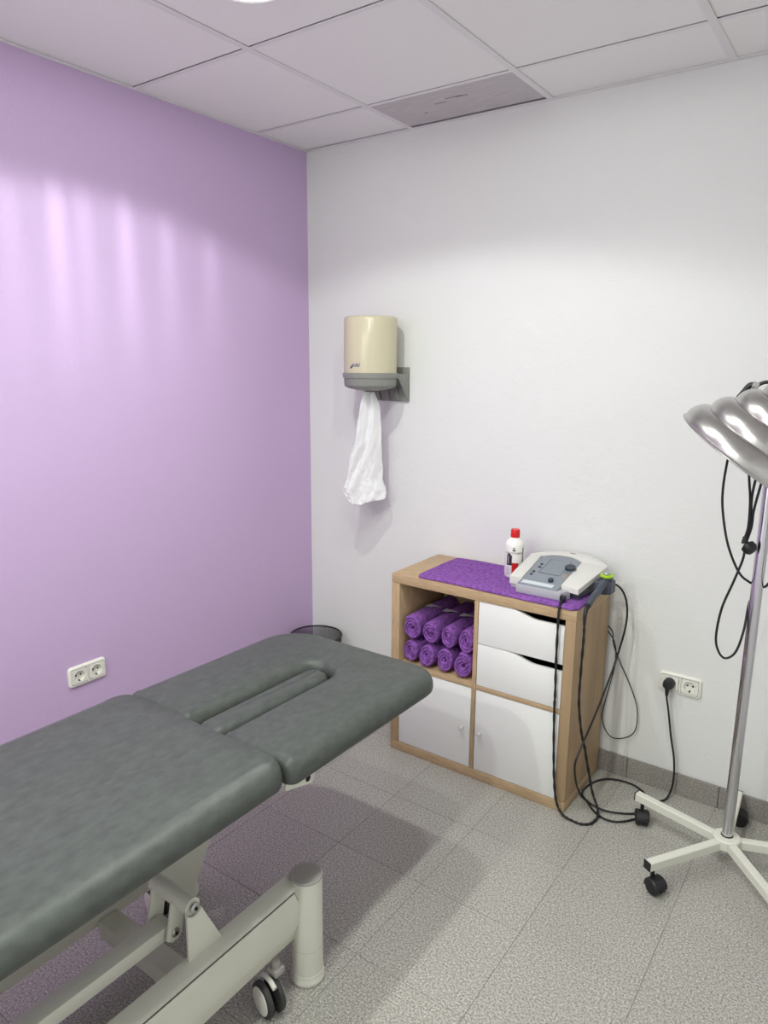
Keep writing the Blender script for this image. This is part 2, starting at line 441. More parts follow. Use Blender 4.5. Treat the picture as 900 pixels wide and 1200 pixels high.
for i, (x, y, f) in enumerate(LED_SPOTS):
    lab = ['round white LED downlight in the ceiling nearest the corner, lit', 'round LED downlight in the ceiling above the treatment table, out of frame',
           'round LED downlight in the ceiling over the foot of the treatment table, out of frame', 'added fill LED downlight in the ceiling at the rear of the room, out of frame',
           'added LED downlight for bounce light in the ceiling by the rear wall, out of frame'][i]
    t = thing('ceiling_downlight', (x, y, H), lab, 'light', 'round LED downlights in the ceiling')
    MB().lathe([(0.097, -0.0015), (0.097, -0.006), (0.102, -0.009), (0.112, -0.006), (0.115, -0.0005), (0.113, 0.0012), (0.10, 0.0012)], (x, y, H), seg=48, cap0=False, cap1=False).build('trim_ring', M['led_rim'], t)
    MB().lathe([(0.097, -0.002), (0.09, -0.004), (0.0, -0.004)], (x, y, H), seg=48, cap0=False, cap1=True).build('diffuser', M['led'], t)
    L = bpy.data.lights.new('led_lamp', 'POINT'); L.energy = LED_POWER * f; L.shadow_soft_size = 0.035; L.color = (0.965, 0.995, 0.945)
    led_light_nodes(L, i == 0)
    lo = bpy.data.objects.new('led_lamp', L); COL.objects.link(lo); lo.location = (0, 0, -0.045); lo.parent = t

# ================================================================== TREATMENT TABLE
BX = 0.983                      # long axis of the table
bed = thing('treatment_table', (BX, -2.0, 0), 'grey vinyl treatment table with face slot on pale metal frame by the purple wall', 'treatment table')
ZT = 0.705
padprof = [(0.030, 0.0), (0.012, 0.002), (0.003, 0.010), (0.0, 0.022), (0.0012, 0.034), (0.006, 0.046), (0.015, 0.056), (0.028, 0.0635), (0.040, 0.0678), (0.050, 0.0700)]
P, N_ = rrect(BX - 0.331, BX + 0.309, -3.45, -1.549, (0.10, 0.10, 0.052, 0.080), 10)
def densify(P, N, step=0.03):
    Q, R = [], []
    n = len(P)
    for i in range(n):
        a, b = P[i], P[(i + 1) % n]; d = math.dist(a, b); k = max(1, int(d / step))
        for j in range(k):
            t = j / k
            Q.append((a[0] + (b[0] - a[0]) * t, a[1] + (b[1] - a[1]) * t))
            nn = Vector((N[i][0] * (1 - t) + N[(i + 1) % n][0] * t, N[i][1] * (1 - t) + N[(i + 1) % n][1] * t))
            nn.normalize(); R.append((nn.x, nn.y))
    return Q, R
MB().ring_surface(inset_rings(P, N_, padprof, ZT - 0.072, 1)).build('main_cushion', M['vinyl'], bed, smooth=60)
P2, N2 = rrect(BX - 0.285, BX + 0.262, -3.40, -1.59, 0.10, 8)
MB().ring_surface(inset_rings(P2, N2, [(0.012, 0), (0.0, 0.004), (0.0, 0.016), (0.02, 0.018)], ZT - 0.072 - 0.0165)).build('base_board', M['vinyl_dark'], bed)

# head cushion: rounded slab with a slot open towards the main cushion
def fillet_poly(corners, n=7):
    """corners: (x, y, r); counter-clockwise; returns points + outward normals"""
    P, N = [], []; m = len(corners)
    for i in range(m):
        a = Vector(corners[i - 1][:2]); b = Vector(corners[i][:2]); c = Vector(corners[(i + 1) % m][:2]); r = corners[i][2]
        d1 = (b - a).normalized(); d2 = (c - b).normalized()
        n1 = Vector((d1.y, -d1.x)); n2 = Vector((d2.y, -d2.x))
        cross = d1.x * d2.y - d1.y * d2.x
        ang = math.atan2(cross, d1.dot(d2))
        tl = r * math.tan(abs(ang) / 2)
        s_ = 1 if ang > 0 else -1
        ctr = b - d1 * tl - n1 * r * s_
        for k in range(n + 1):
            t = k / n; a_ = ang * t
            nn = Vector((n1.x * math.cos(a_) - n1.y * math.sin(a_), n1.x * math.sin(a_) + n1.y * math.cos(a_)))
            P.append(tuple(ctr + nn * r * s_)); N.append((nn.x, nn.y))
    return P, N
HZ = 0.692
HXL, HXR, HY0, HY1 = BX - 0.322, BX + 0.316, -1.552, -0.868
SX0, SX1, SY = 0.928, 1.040, -1.065
hp = [(HXL, HY0, 0.034), (SX0, HY0, 0.035), (SX0 + 0.006, SY, 0.050), (SX1 - 0.002, SY, 0.050), (SX1, HY0, 0.035), (HXR, HY0, 0.034), (HXR, HY1, 0.095), (HXL, HY1, 0.15)]
P, N_ = fillet_poly(hp)
P, N_ = densify(P, N_, 0.05)
hprof = [(0.020, 0.0), (0.008, 0.002), (0.002, 0.008), (0.0, 0.018), (0.001, 0.030), (0.005, 0.041), (0.0115, 0.050), (0.020, 0.0562), (0.029, 0.0600), (0.038, 0.0618)]
TILT = -0.012
def tilt_rings(rings):
    for r in rings:
        for p in r: p.z += (p.y - HY0) * TILT
    return rings
def crown(rings):
    return rings
mb = MB()
mb.ring_surface(tilt_rings(inset_rings(P, N_, hprof, HZ - 0.062, -1, 0.45)))
mb.build('head_cushion', M['vinyl'], bed, smooth=60)
# filler bolster lying in the slot
pp, pn = rrect(SX0 + 0.010, SX1 - 0.008, HY0 + 0.004, SY - 0.010, (0.042, 0.042, 0.048, 0.048), 8)
MB().ring_surface(tilt_rings(inset_rings(pp, pn, [(0.014, 0), (0.004, 0.003), (0.0, 0.012), (0.0, 0.022), (0.003, 0.033), (0.009, 0.041), (0.017, 0.0465), (0.026, 0.0490), (0.034, 0.0497)], HZ - 0.059))).build('face_slot_bolster', M['vinyl'], bed, smooth=60)
P3, N3 = fillet_poly([(HXL + 0.045, HY0 + 0.04, 0.04), (HXR - 0.055, HY0 + 0.04, 0.04), (HXR - 0.055, HY1 - 0.03, 0.085), (HXL + 0.03, HY1 - 0.03, 0.13)])
MB().ring_surface(tilt_rings(inset_rings(P3, N3, [(0.006, 0), (0.0, 0.003), (0.0, 0.012), (0.01, 0.0155)], HZ - 0.079))).build('head_base_board', M['vinyl_dark'], bed)

# upper frame below the cushions
for sx in (-1, 1):
    MB().box((BX + sx * 0.20 - 0.02, -3.30, 0.575), (BX + sx * 0.20 + 0.02, -1.60, 0.6155), bevel=0.004).build('upper_rail', M['powder'], bed)
    MB().box((BX + sx * 0.20 - 0.012, -1.60, 0.585), (BX + sx * 0.20 + 0.012, -1.05, 0.6045), bevel=0.003).build('head_rail', M['powder'], bed)
    # hinge cheek at the gap between the cushions
    hx = BX + sx * 0.283
    poly = [(-1.545, 0.612), (-1.500, 0.600), (-1.452, 0.586), (-1.438, 0.612), (-1.460, 0.6285), (-1.545, 0.6285)]
    o = MB().prism(poly, hx - 0.003, hx + 0.003, (1, 2, 0), 0.0008).build('hinge_cheek', M['powder'], bed)
    MB().lathe([(0.0085, 0), (0.0085, 0.0012), (0.0, 0.0012)], (hx + sx * 0.0028, -1.468, 0.607), (sx, 0, 0), 16).build('hinge_hole', M['hole'], o)
for y in (-3.2, -1.66):
    MB().box((BX - 0.22, y - 0.02, 0.58), (BX + 0.22, y + 0.02, 0.614), bevel=0.004).build('upper_cross_rail', M['powder'], bed)

# lower base: two side beams with round corner posts
PX = 0.252
for sx in (-1, 1):
    f = lambda x: BX + sx * x
    sec = [(f(0.207), 0.300), (f(0.250), 0.299), (f(0.2575), 0.293), (f(0.259), 0.188), (f(0.240), 0.134), (f(0.209), 0.132)]
    o = MB().prism(sec, -3.40, -1.452, (0, 2, 1), 0.002).build('side_beam', M['powder'], bed)
    # outer cover panel with diagonal end, 1 mm proud seam
    cov = [(-3.38, 0.289), (-1.496, 0.289), (-1.458, 0.188), (-3.38, 0.188)]
    MB().prism(cov, f(0.2585), f(0.2615), (1, 2, 0), 0.0012).build('cover_panel', M['powder'], o)
    MB().prism([(-3.38, 0.2907), (-1.4945, 0.2907), (-1.4565, 0.187), (-1.458, 0.187), (-1.496, 0.2892), (-3.38, 0.2892)], f(0.2584), f(0.2592), (1, 2, 0)).build('cover_seam', M['hole'], o)
    for py in (-1.443, -3.42):
        c = (f(PX), py, 0)
        p_ = MB().lathe([(0.0415, 0.030), (0.0415, 0.3035), (0.040, 0.305)], c, seg=40).build('corner_post', M['powder'], bed)
        MB().lathe([(0.0425, 0.0), (0.0455, 0.004), (0.0455, 0.012), (0.0425, 0.018), (0.0425, 0.030)], c, seg=40).build('post_foot', M['powder'], p_)
        MB().lathe([(0.0424, 0.3045), (0.0424, 0.3085), (0.0405, 0.3105), (0.0, 0.3105)], c, seg=40).build('post_cap', M['cap'], p_)
        MB().lathe([(0.0417, 0.104), (0.0417, 0.1048)], c, seg=40, cap0=False, cap1=False).build('post_seam', M['cap'], p_)
    # pivot plate standing on the beam
    poly = [(-1.702, 0.299), (-1.796, 0.299), (-1.7945, 0.418)]
    for k in range(9):
        a = PI + (0.12 - k / 8 * (PI - 0.35)); poly.append((-1.7735 + 0.021 * math.cos(a), 0.424 - 0.021 * math.sin(a)))
    xx = f(0.219)
    pl = MB().prism(poly, xx - 0.0035, xx + 0.0035, (1, 2, 0), 0.0012).build('pivot_plate', M['powder'], bed)
    b_ = MB()
    b_.lathe([(0.0125, 0), (0.0125, 0.0025), (0.0105, 0.004), (0.0, 0.0055)], (xx + sx * 0.003, -1.7735, 0.424), (sx, 0, 0), 20)
    b_.build('bolt', M['steel'], pl)
    MB().lathe([(0.0045, 0), (0.0045, 0.0015), (0, 0.0015)], (xx + sx * 0.008, -1.7735, 0.424), (sx, 0, 0), 6).build('bolt_socket', M['hole'], pl)
# pivot tube, links and the long inner arms
for sx in (-1, 1):
    MB().cyl((BX + sx * 0.085, -1.7735, 0.424), (BX + sx * 0.2155, -1.7735, 0.424), 0.0195, seg=28).build('pivot_tube', M['powder'], bed)
for sx in (-1, 1):
    for off in (0.100, 0.168):
        xl = BX + sx * off
        poly = [(-1.757, 0.424), (-1.757, 0.408), (-1.772, 0.335), (-1.782, 0.326), (-1.800, 0.326), (-1.812, 0.336), (-1.795, 0.424)]
        lk = MB().prism(poly, xl - 0.0035, xl + 0.0035, (1, 2, 0), 0.001).build('link_plate', M['powder'], bed)
        if off > 0.15:
            MB().lathe([(0.011, 0), (0.011, 0.003), (0.009, 0.0045), (0.0, 0.006)], (xl + sx * 0.003, -1.790, 0.347), (sx, 0, 0), 20).build('bolt', M['steel'], lk)
            MB().lathe([(0.004, 0), (0.004, 0.0015), (0, 0.0015)], (xl + sx * 0.0083, -1.790, 0.347), (sx, 0, 0), 6).build('bolt_socket', M['hole'], lk)
    xa = BX + sx * 0.134
    MB().box((xa - 0.024, -3.05, 0.325), (xa + 0.024, -1.782, 0.362), bevel=0.006, rot=Matrix.Rotation(math.radians(-0.6), 3, 'X'), piv=(xa, -1.80, 0.345)).build('lift_arm', M['powder'], bed)
for y in (-1.725, -3.25):
    MB().box((BX - 0.208, y - 0.03, 0.100), (BX + 0.208, y + 0.03, 0.150), bevel=0.006).build('base_cross_tube', M['powder'], bed)
# tapered upright rising to the upper frame at the far side
MB().prism([(-1.70, 0.40), (-1.59, 0.16), (-1.555, 0.13), (-1.528, 0.16), (-1.350, 0.50), (-1.33, 0.575), (-1.66, 0.575)], 0.858, 0.898, (1, 2, 0), 0.004).build('tapered_upright', M['powder'], bed)

# twin-wheel castors under the beams
def bed_castor(cx, cy):
    st = MB(); st.cyl((cx, cy + 0.02, 0.094), (cx, cy + 0.02, 0.133), 0.011)
    st.box((cx - 0.017, cy + 0.004, 0.094), (cx + 0.017, cy + 0.036, 0.112), bevel=0.003)
    o = st.build('castor', M['cap'], bed)
    ax = Vector((-0.25, -0.96, 0)).normalized()
    c = Vector((cx, cy - 0.006, 0.0455))
    tg = Vector((ax.y, -ax.x, 0))
    for s_ in (-1, 1):
        b0 = c + ax * s_ * 0.008
        MB().lathe([(0.036, 0), (0.0445, 0.003), (0.0455, 0.009), (0.043, 0.015), (0.036, 0.017)], b0, ax * s_, 36).build('tyre', M['tyre'], o)
        MB().lathe([(0.035, 0.016), (0.035, 0.0185), (0.032, 0.020), (0.0, 0.021)], b0, ax * s_, 32).build('wheel_disc', M['white_plastic'], o)
    fk = MB()
    fk.tube(spline([c - tg * 0.030 + V(0, 0, 0.044), c - tg * 0.005 + V(0, 0, 0.0505), c + tg * 0.026 + V(0, 0, 0.042), c + tg * 0.046 + V(0, 0, 0.012), c + tg * 0.046 + V(0, 0, -0.012)], 5), 0.0065, 8)
    fk.build('fork', M['white_plastic'], o)
for sx in (-1, 1):
    for y in ((-1.575 if sx > 0 else -1.535), -3.30): bed_castor(BX + sx * 0.246, y)

# ================================================================== SHELF UNIT
CX0, CX1, CY0, CY1, CH = 0.754, 1.524, -0.373, -0.012, 0.770
su = thing('shelf_unit', (CX0, CY0, 0), 'light oak cube shelf unit with white doors and drawers against the white wall', 'shelf unit')
o_, i_ = 0.038, 0.016
bv = 0.0012
MB().box((CX0, CY0, CH - o_), (CX1, CY1, CH), bevel=bv).build('top_panel', M['oak_h'], su)
MB().box((CX0, CY0, 0), (CX1, CY1, o_), bevel=bv).build('bottom_panel', M['oak_h'], su)
for x in (CX0, CX1 - o_):
    MB().box((x, CY0 + 0.0006, o_), (x + o_, CY1, CH - o_), bevel=bv).build('side_panel', M['oak_side' if x > 1 else 'oak_v'], su)
XM = (CX0 + CX1) / 2; ZM = CH / 2
MB().box((XM - i_ / 2, CY0 + 0.001, o_), (XM + i_ / 2, CY1, CH - o_), bevel=bv).build('divider', M['oak_v'], su)
for xa, xb in ((CX0 + o_, XM - i_ / 2), (XM + i_ / 2, CX1 - o_)):
    MB().box((xa, CY0 + 0.001, ZM - i_ / 2), (xb, CY1, ZM + i_ / 2), bevel=bv).build('shelf', M['oak_h'], su)
MB().box((CX0 + o_, CY1 - 0.006, o_), (XM - i_ / 2, CY1 - 0.002, CH - o_)).build('back_panel', M['oak_v'], su)
gp = 0.0022
def door(xa, xb, kx):
    d = MB().box((xa + gp, CY0 + 0.003, o_ + gp), (xb - gp, CY0 + 0.021, ZM - i_ / 2 - gp), bevel=0.0015).build('door', M['front'], su)
    MB().lathe([(0.0045, 0), (0.004, 0.008), (0.0075, 0.012), (0.009, 0.018), (0.007, 0.023), (0.0, 0.0245)], (kx, CY0 + 0.003, 0.203), (0, -1, 0), 20).build('knob', M['dev_white'], d)
door(CX0 + o_, XM - i_ / 2, 1.098); door(XM + i_ / 2, CX1 - o_, 1.174)
xa, xb = XM + i_ / 2 + gp, CX1 - o_ - gp
zt = CH - o_; zb = ZM + i_ / 2; zm = (zt + zb) / 2
for z0, z1 in ((zm + 0.0015, zt - gp), (zb + gp, zm - 0.0015)):
    poly = [(xa, z0), (xb, z0), (xb, z1 - 0.024)]
    for k in range(13):
        t = k / 12; x = 1.385 - t * 0.11; poly.append((x, z1 - 0.024 * (0.5 + 0.5 * math.cos(PI * t))))
    poly.append((xa, z1))
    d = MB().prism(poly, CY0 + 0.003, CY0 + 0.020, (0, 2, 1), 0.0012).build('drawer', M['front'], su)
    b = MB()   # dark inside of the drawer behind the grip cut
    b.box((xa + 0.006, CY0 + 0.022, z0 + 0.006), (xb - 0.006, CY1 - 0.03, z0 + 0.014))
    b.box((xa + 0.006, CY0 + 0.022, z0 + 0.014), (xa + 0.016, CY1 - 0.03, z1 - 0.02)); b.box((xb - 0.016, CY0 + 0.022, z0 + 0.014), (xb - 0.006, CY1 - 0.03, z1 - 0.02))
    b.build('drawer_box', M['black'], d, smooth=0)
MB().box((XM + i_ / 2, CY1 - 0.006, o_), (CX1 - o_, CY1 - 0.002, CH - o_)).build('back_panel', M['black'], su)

# ---- rolled towels in the open cell
def roll(cx, cz, r, seed, y0, y1, squash):
    rnd = random.Random(seed); turns = 3.2; n = 120; th = r / (turns + 0.55)
    ph0 = rnd.uniform(0, 2 * PI); rings = []
    off = [rnd.uniform(-0.012, 0.004) for _ in range(6)]
    for i in range(n + 1):
        t = i / n; a = ph0 + t * turns * 2 * PI
        rc = th * 0.55 + (r - th * 0.5 - th * 0.55) * t
        yf = y0 + 0.006 * math.sin(a * 1.0 + seed) + 0.012 * (1 - t) * (0.4 + 0.4 * math.sin(a * 0.7)) + 0.003 * noise.noise(Vector((a * 2, seed, 0)))
        h = th * 0.5 * (0.93 + 0.12 * noise.noise(Vector((a * 3, seed + 5, 0))))
        wob = 1 + 0.05 * noise.noise(Vector((math.cos(a) * 1.5, math.sin(a) * 1.5, seed)))
        d = Vector((math.cos(a), 0, math.sin(a)))
        sec = [(-h, yf + 0.008), (-h * 0.7, yf + 0.002), (0, yf), (h * 0.7, yf + 0.002), (h, yf + 0.008), (h, (y0 + y1) / 2), (h, y1), (-h, y1), (-h, (y0 + y1) / 2)]
        ring = []
        for dr, y in sec:
            p = d * (rc + dr) * wob
            ring.append(Vector((cx + p.x * squash[0], y, cz + p.z * squash[1])))
        rings.append(ring)
    return MB().ring_surface(rings)
zs = ZM + i_ / 2
lower = [(0.835, 0.0405, 11), (0.915, 0.0400, 12), (0.994, 0.0395, 13), (1.078, 0.0425, 14)]
upper = [(0.840, 0.0430, 21), (0.923, 0.0415, 22), (1.004, 0.0405, 23), (1.083, 0.0400, 24)]
ordn = ['first from the left', 'second from the left', 'third from the left', 'fourth from the left']
def one_towel(x, r, sd, z, y0, label, mark):
    e = thing('rolled_towel', (x, y0, z), label, 'towel', 'purple towels rolled in the open cell')
    o = roll(x, z, r, sd, y0, -0.035, (0.97, 1.27)).build('cloth_roll', M['terry'], e, smooth=70)
    if mark:
        mb = MB(); n = 14
        def pt(a, y): return Vector((x + (r * 1.0 + 0.0022) * math.sin(a), y, z + (r * 1.30 + 0.0022) * math.cos(a)))
        outer = []; inner = []
        for k in range(n + 1):
            t = k / n; a = -0.55 + 1.35 * t
            yc = -0.19 - 0.045 * math.sin(PI * t ** 0.8) + 0.02 * t
            wd = 0.003 + 0.042 * math.sin(PI * t ** 0.6) * (1 - 0.35 * t)
            outer.append(mb.bm.verts.new(pt(a, yc - wd * 0.35))); inner.append(mb.bm.verts.new(pt(a, yc + wd * 0.65)))
        for k in range(n): mb.bm.faces.new((outer[k], outer[k + 1], inner[k + 1], inner[k]))
        mb.build('printed_mark', M['print_grey'], e)
for k, (x, r, sd) in enumerate(lower):
    one_towel(x, r, sd, zs + r * 1.27 + 0.001, -0.352 - 0.006 * (k % 2), 'rolled purple towel in the bottom row of the oak cell, ' + ordn[k], False)
for k, (x, r, sd) in enumerate(upper):
    one_towel(x, r, sd, zs + 0.105 + r * 1.20, -0.356 + 0.004 * k, 'rolled purple towel in the top row of the oak cell, ' + ordn[k], k < 3)

# ---- flat towel on top
def towel_rings():
    P, N = rrect(0.868, 1.526, -0.368, -0.045, (0.02, 0.02, 0.012, 0.03), 4)
    P, N = densify(P, N, 0.02); out = []
    zt_ = CH + 0.0005
    for ins, z in [(0.006, 0.0), (0.001, 0.002), (0.0, 0.006), (0.001, 0.010), (0.005, 0.0135), (0.012, 0.0148)]:
        r = []
        for (x, y), (nx, ny) in zip(P, N):
            wv = 0.006 * noise.noise(Vector((x * 9, y * 9, 0.3))) - (0.011 * max(0, (x - 1.1) / 0.42) if ny < -0.5 else 0) * 1
            r.append(Vector((x - nx * ins + nx * wv, y - ny * ins + ny * wv * (1 if ny > -0.5 else -1) * (1 if ny > -0.5 else 1), zt_ + z)))
        out.append(r)
    return out
ft = MB().ring_surface(towel_rings()).build('folded_towel', M['terry'], loc=(1.197, -0.207, CH + 0.0005))
tag(ft, 'purple terry towel lying flat and folded on top of the oak shelf unit', 'towel')
# woven hem ridge on the towel
hm = MB()
for yy in (-0.18, -0.10):
    hm.tube(spline([(0.895, yy, CH + 0.0150), (1.0, yy + 0.008, CH + 0.0158), (1.12, yy - 0.004, CH + 0.0152)], 6), 0.0022, 6)
hm.build('cloth_crease', M['terry'], ft)
TZ = CH + 0.0160

# ---- bottle
bx, by, br = 1.188, -0.165, 0.0365
bt = thing('plastic_bottle', (bx, by, TZ), 'white plastic bottle with red cap on the purple towel beside the device', 'bottle')
prof = [(0.033, 0), (br, 0.004), (br, 0.125), (0.0358, 0.132), (0.031, 0.142), (0.022, 0.151), (0.0165, 0.155), (0.0155, 0.157), (0.0155, 0.166)]
MB().lathe(prof, (bx, by, TZ), seg=40).build('bottle_body', M['bottle'], bt, smooth=50)
cp = MB().lathe([(0.0172, 0.1575), (0.0178, 0.160), (0.0172, 0.186), (0.0158, 0.1885), (0, 0.1885)], (bx, by, TZ), seg=32).build('cap', M['red'], bt)
part_label(cp, 'red screw cap')
fa = math.atan2(-2.635 - by, 2.318 - bx) - 0.02     # direction the label faces
def onb(u, v, d=0.0006):   # u metres to the right around the label, v up
    a = fa + u / br
    return Vector((bx + (br + d) * math.cos(a), by + (br + d) * math.sin(a), TZ + v))
def patch(u0, u1, v0, v1, d=0.0006, n=8): return MB().grid(lambda s_, t: onb(u0 + (u1 - u0) * s_, v0 + (v1 - v0) * t, d), n, 1)
patch(-0.008, 0.017, 0.012, 0.062).build('label_red_block', M['label_red'], bt, recalc=False)
mb = patch(-0.030, -0.008, 0.052, 0.092)
mb.grid(lambda s_, t: onb(-0.026 + 0.012 * s_, 0.092 + 0.006 * t), 4, 1)
mb.build('label_picture', M['label_dark'], bt, recalc=False)
patch(-0.026, -0.020, 0.058, 0.088, 0.0009).build('label_picture_light', M['label_grey'], bt, recalc=False)
mb = MB()
for k in range(5): mb.grid(lambda s_, t, k=k: onb(-0.030 + (0.014 + 0.003 * (k % 2)) * s_, 0.014 + 0.0068 * k + 0.002 * t), 4, 1)
mb.build('label_small_print', M['label_grey'], bt, recalc=False)
mb = MB()
for (u0, u1, v0) in ((-0.006, 0.003, 0.1175), (-0.0065, -0.0025, 0.111), (-0.0015, 0.001, 0.111), (0.002, 0.0045, 0.111), (-0.0065, 0.0045, 0.1085)):
    mb.grid(lambda s_, t: onb(u0 + (u1 - u0) * s_, v0 + 0.0035 * t), 3, 1)
mb.build('label_emblem', M['label_dark'], bt, recalc=False)
text_bm('PRACTITHERM', 0.0105, lambda x, y: onb(x - 0.001, 0.0965 + y), space=0.92).build('lettering', M['label_dark'], bt, recalc=False)
mb = patch(0.034, 0.040, 0.02, 0.118); mb.build('label_side_dark', M['label_dark'], bt, recalc=False)
patch(0.034, 0.041, 0.098, 0.121, 0.0009).build('label_side_green', M['label_green'], bt, recalc=False)

# ---- electrotherapy device
dv = thing('therapy_device', (1.365, -0.19, TZ), 'grey electrotherapy control unit with screen and knobs on the purple towel', 'medical device')
DZ = TZ
def ztop(y): # sloping deck
    return 0.832 + (y + 0.30) * 0.19
# dark lower body
lowp = [(1.247, -0.285), (1.495, -0.285), (1.515, -0.085), (1.50, -0.06), (1.37, -0.045), (1.26, -0.06), (1.243, -0.085)]
def deck(poly, zb_, inset_bottom=0.0, drop=0.0, nm='', mt=None, bev=0.002, par=dv):
    mb = MB()
    A = [mb.bm.verts.new((x, y, zb_(y) if callable(zb_) else zb_)) for x, y in poly]
    B = [mb.bm.verts.new((x, y, ztop(y) + drop)) for x, y in poly]
    fs = [mb.bm.faces.new(A), mb.bm.faces.new(B)]
    for i in range(len(A)): fs.append(mb.bm.faces.new((A[i], A[(i + 1) % len(A)], B[(i + 1) % len(A)], B[i])))
    bmesh.ops.recalc_face_normals(mb.bm, faces=fs)
    if bev: bmesh.ops.bevel(mb.bm, geom=list(fs[1].edges), offset=bev, segments=2, affect='EDGES', profile=0.5)
    return mb.build(nm, mt, par)
deck(lowp, DZ, drop=-0.012, nm='lower_body', mt=M['dev_navy'])
# light shell: U-shaped (two wings and an arched back)
back = [(1.532, -0.098)] + [(1.532 - 0.30 * k / 10, -0.098 + 0.075 * math.sin(PI * k / 10) ** 0.8) for k in range(1, 10)] + [(1.228, -0.098)]
shell_back = back + [(1.272, -0.098)] + [(1.272 + 0.163 * k / 6, -0.098 + 0.034 * math.sin(PI * k / 6) ** 0.8 * 1.0) for k in range(1, 6)] + [(1.435, -0.098)]
deck(shell_back, lambda y: ztop(y) - 0.020, nm='shell_bridge', mt=M['dev_white'], bev=0.0015)
deck([(1.236, -0.302), (1.284, -0.300), (1.272, -0.098), (1.228, -0.098)], lambda y: ztop(y) - 0.030, nm='shell_wing', mt=M['dev_white'], bev=0.0015)
deck([(1.435, -0.300), (1.502, -0.312), (1.532, -0.098), (1.435, -0.098)], lambda y: ztop(y) - 0.020, nm='shell_wing', mt=M['dev_white'], bev=0.0015)
# front block and panel
pn_ = deck([(1.284, -0.336), (1.435, -0.336), (1.435, -0.066), (1.272, -0.066)], lambda y: max(DZ + 0.002, ztop(y) - 0.02), drop=-0.0045, nm='control_panel', mt=M['dev_grey'], bev=0.001)
MB().prism([(1.281, -0.342), (1.452, -0.342), (1.470, -0.302), (1.270, -0.302)], DZ, 0.8165, (0, 1, 2), 0.002).build('front_block', M['dev_front'], dv)
MB().prism([(1.240, -0.298), (1.284, -0.298), (1.284, -0.2), (1.243, -0.2)], DZ, 0.815, (0, 1, 2), 0.002).build('front_cheek', M['dev_front'], dv)
def on_panel(poly, h0, h1, nm, mt, par=pn_):
    mb = MB()
    A = [mb.bm.verts.new((x, y, ztop(y) - 0.0045 + h0)) for x, y in poly]; B = [mb.bm.verts.new((x, y, ztop(y) - 0.0045 + h1)) for x, y in poly]
    fs = [mb.bm.faces.new(A), mb.bm.faces.new(B)]
    for i in range(len(A)): fs.append(mb.bm.faces.new((A[i], A[(i + 1) % len(A)], B[(i + 1) % len(A)], B[i])))
    return mb.build(nm, mt, par, smooth=30)
rect = lambda x0, x1, y0, y1: [(x0, y0), (x1, y0), (x1, y1), (x0, y1)]
on_panel(rect(1.318, 1.400, -0.232, -0.112), 0.0, 0.0012, 'screen_frame', M['knob'])
on_panel(rect(1.3205, 1.400, -0.232, -0.1145), 0.0009, 0.0016, 'screen', M['screen'])
on_panel(rect(1.293, 1.412, -0.328, -0.306), 0.0, 0.0012, 'label_strip', M['strip'])
disc = lambda cx, cy, r, n=16: [(cx + r * math.cos(2 * PI * k / n), cy + r * math.sin(2 * PI * k / n)) for k in range(n)]
for (x, y) in ((1.302, -0.165), (1.304, -0.190), (1.300, -0.232), (1.300, -0.255)):
    on_panel(disc(x, y, 0.0055), 0, 0.0028, 'button', M['knob'])
for (x, y) in ((1.418, -0.215), (1.421, -0.240)):
    on_panel(disc(x, y, 0.0045), 0, 0.0012, 'orange_marker', M['orange'])
on_panel(disc(1.388, -0.283, 0.0095, 20), 0, 0.010, 'small_knob', M['knob'])
on_panel(disc(1.418, -0.176, 0.0235, 32), 0.0, 0.006, 'dial_ring', M['dev_grey'], dv)
on_panel(disc(1.418, -0.176, 0.0195, 32), 0.006, 0.016, 'dial', M['knob'], dv)
mb = MB(); mb.box((1.366, -0.047, ztop(-0.04) - 0.0005), (1.386, -0.038, ztop(-0.04) + 0.0008)); mb.build('badge', M['mid_grey'], dv)
# holder cup on the right flank
hc = MB()
hold = [(1.522, -0.205), (1.560, -0.205), (1.578, -0.190), (1.580, -0.150), (1.570, -0.135), (1.524, -0.135)]
hc.prism(hold, 0.792, 0.838, (0, 1, 2), 0.004)
hc.build('probe_holder', M['dev_navy'], dv)

# ---- ultrasound handpiece resting in the holder
pb = thing('treatment_probe', (1.555, -0.20, 0.84), 'dark handheld treatment probe with lime green ring in the holder at the device side', 'probe')
hd = V(1.556, -0.172, 0.8300)
ax = V(-0.05, -0.10, 1).normalized()
MB().lathe([(0.016, 0.0), (0.021, 0.006), (0.0215, 0.024)], hd, ax, 28).build('probe_head', M['dev_navy'], pb)
o = MB().lathe([(0.0215, 0.024), (0.0235, 0.025), (0.0235, 0.0305), (0.0215, 0.0315), (0, 0.0315)], hd, ax, 28).build('ring', M['lime'], pb); part_label(o, 'lime green ring')
MB().lathe([(0.013, 0.031), (0.013, 0.037), (0.011, 0.039), (0, 0.039)], hd, ax, 24).build('sound_face', M['steel'], pb)
MB().tube(spline([hd + ax * 0.006 + V(0, -0.010, 0), hd + V(-0.002, -0.045, 0.004), hd + V(-0.004, -0.085, -0.014), V(1.553, -0.302, 0.812), V(1.553, -0.350, 0.793)], 6),
          lambda t: 0.0145 - 0.004 * t, 16).build('handle', M['dev_navy'], pb)
MB().tube(spline([V(1.553, -0.348, 0.794), V(1.553, -0.366, 0.784), V(1.554, -0.378, 0.765), V(1.555, -0.381, 0.735)], 6), lambda t: 0.0088 - 0.0035 * t + 0.0006 * math.sin(t * 60), 12).build('strain_relief', M['black'], pb)

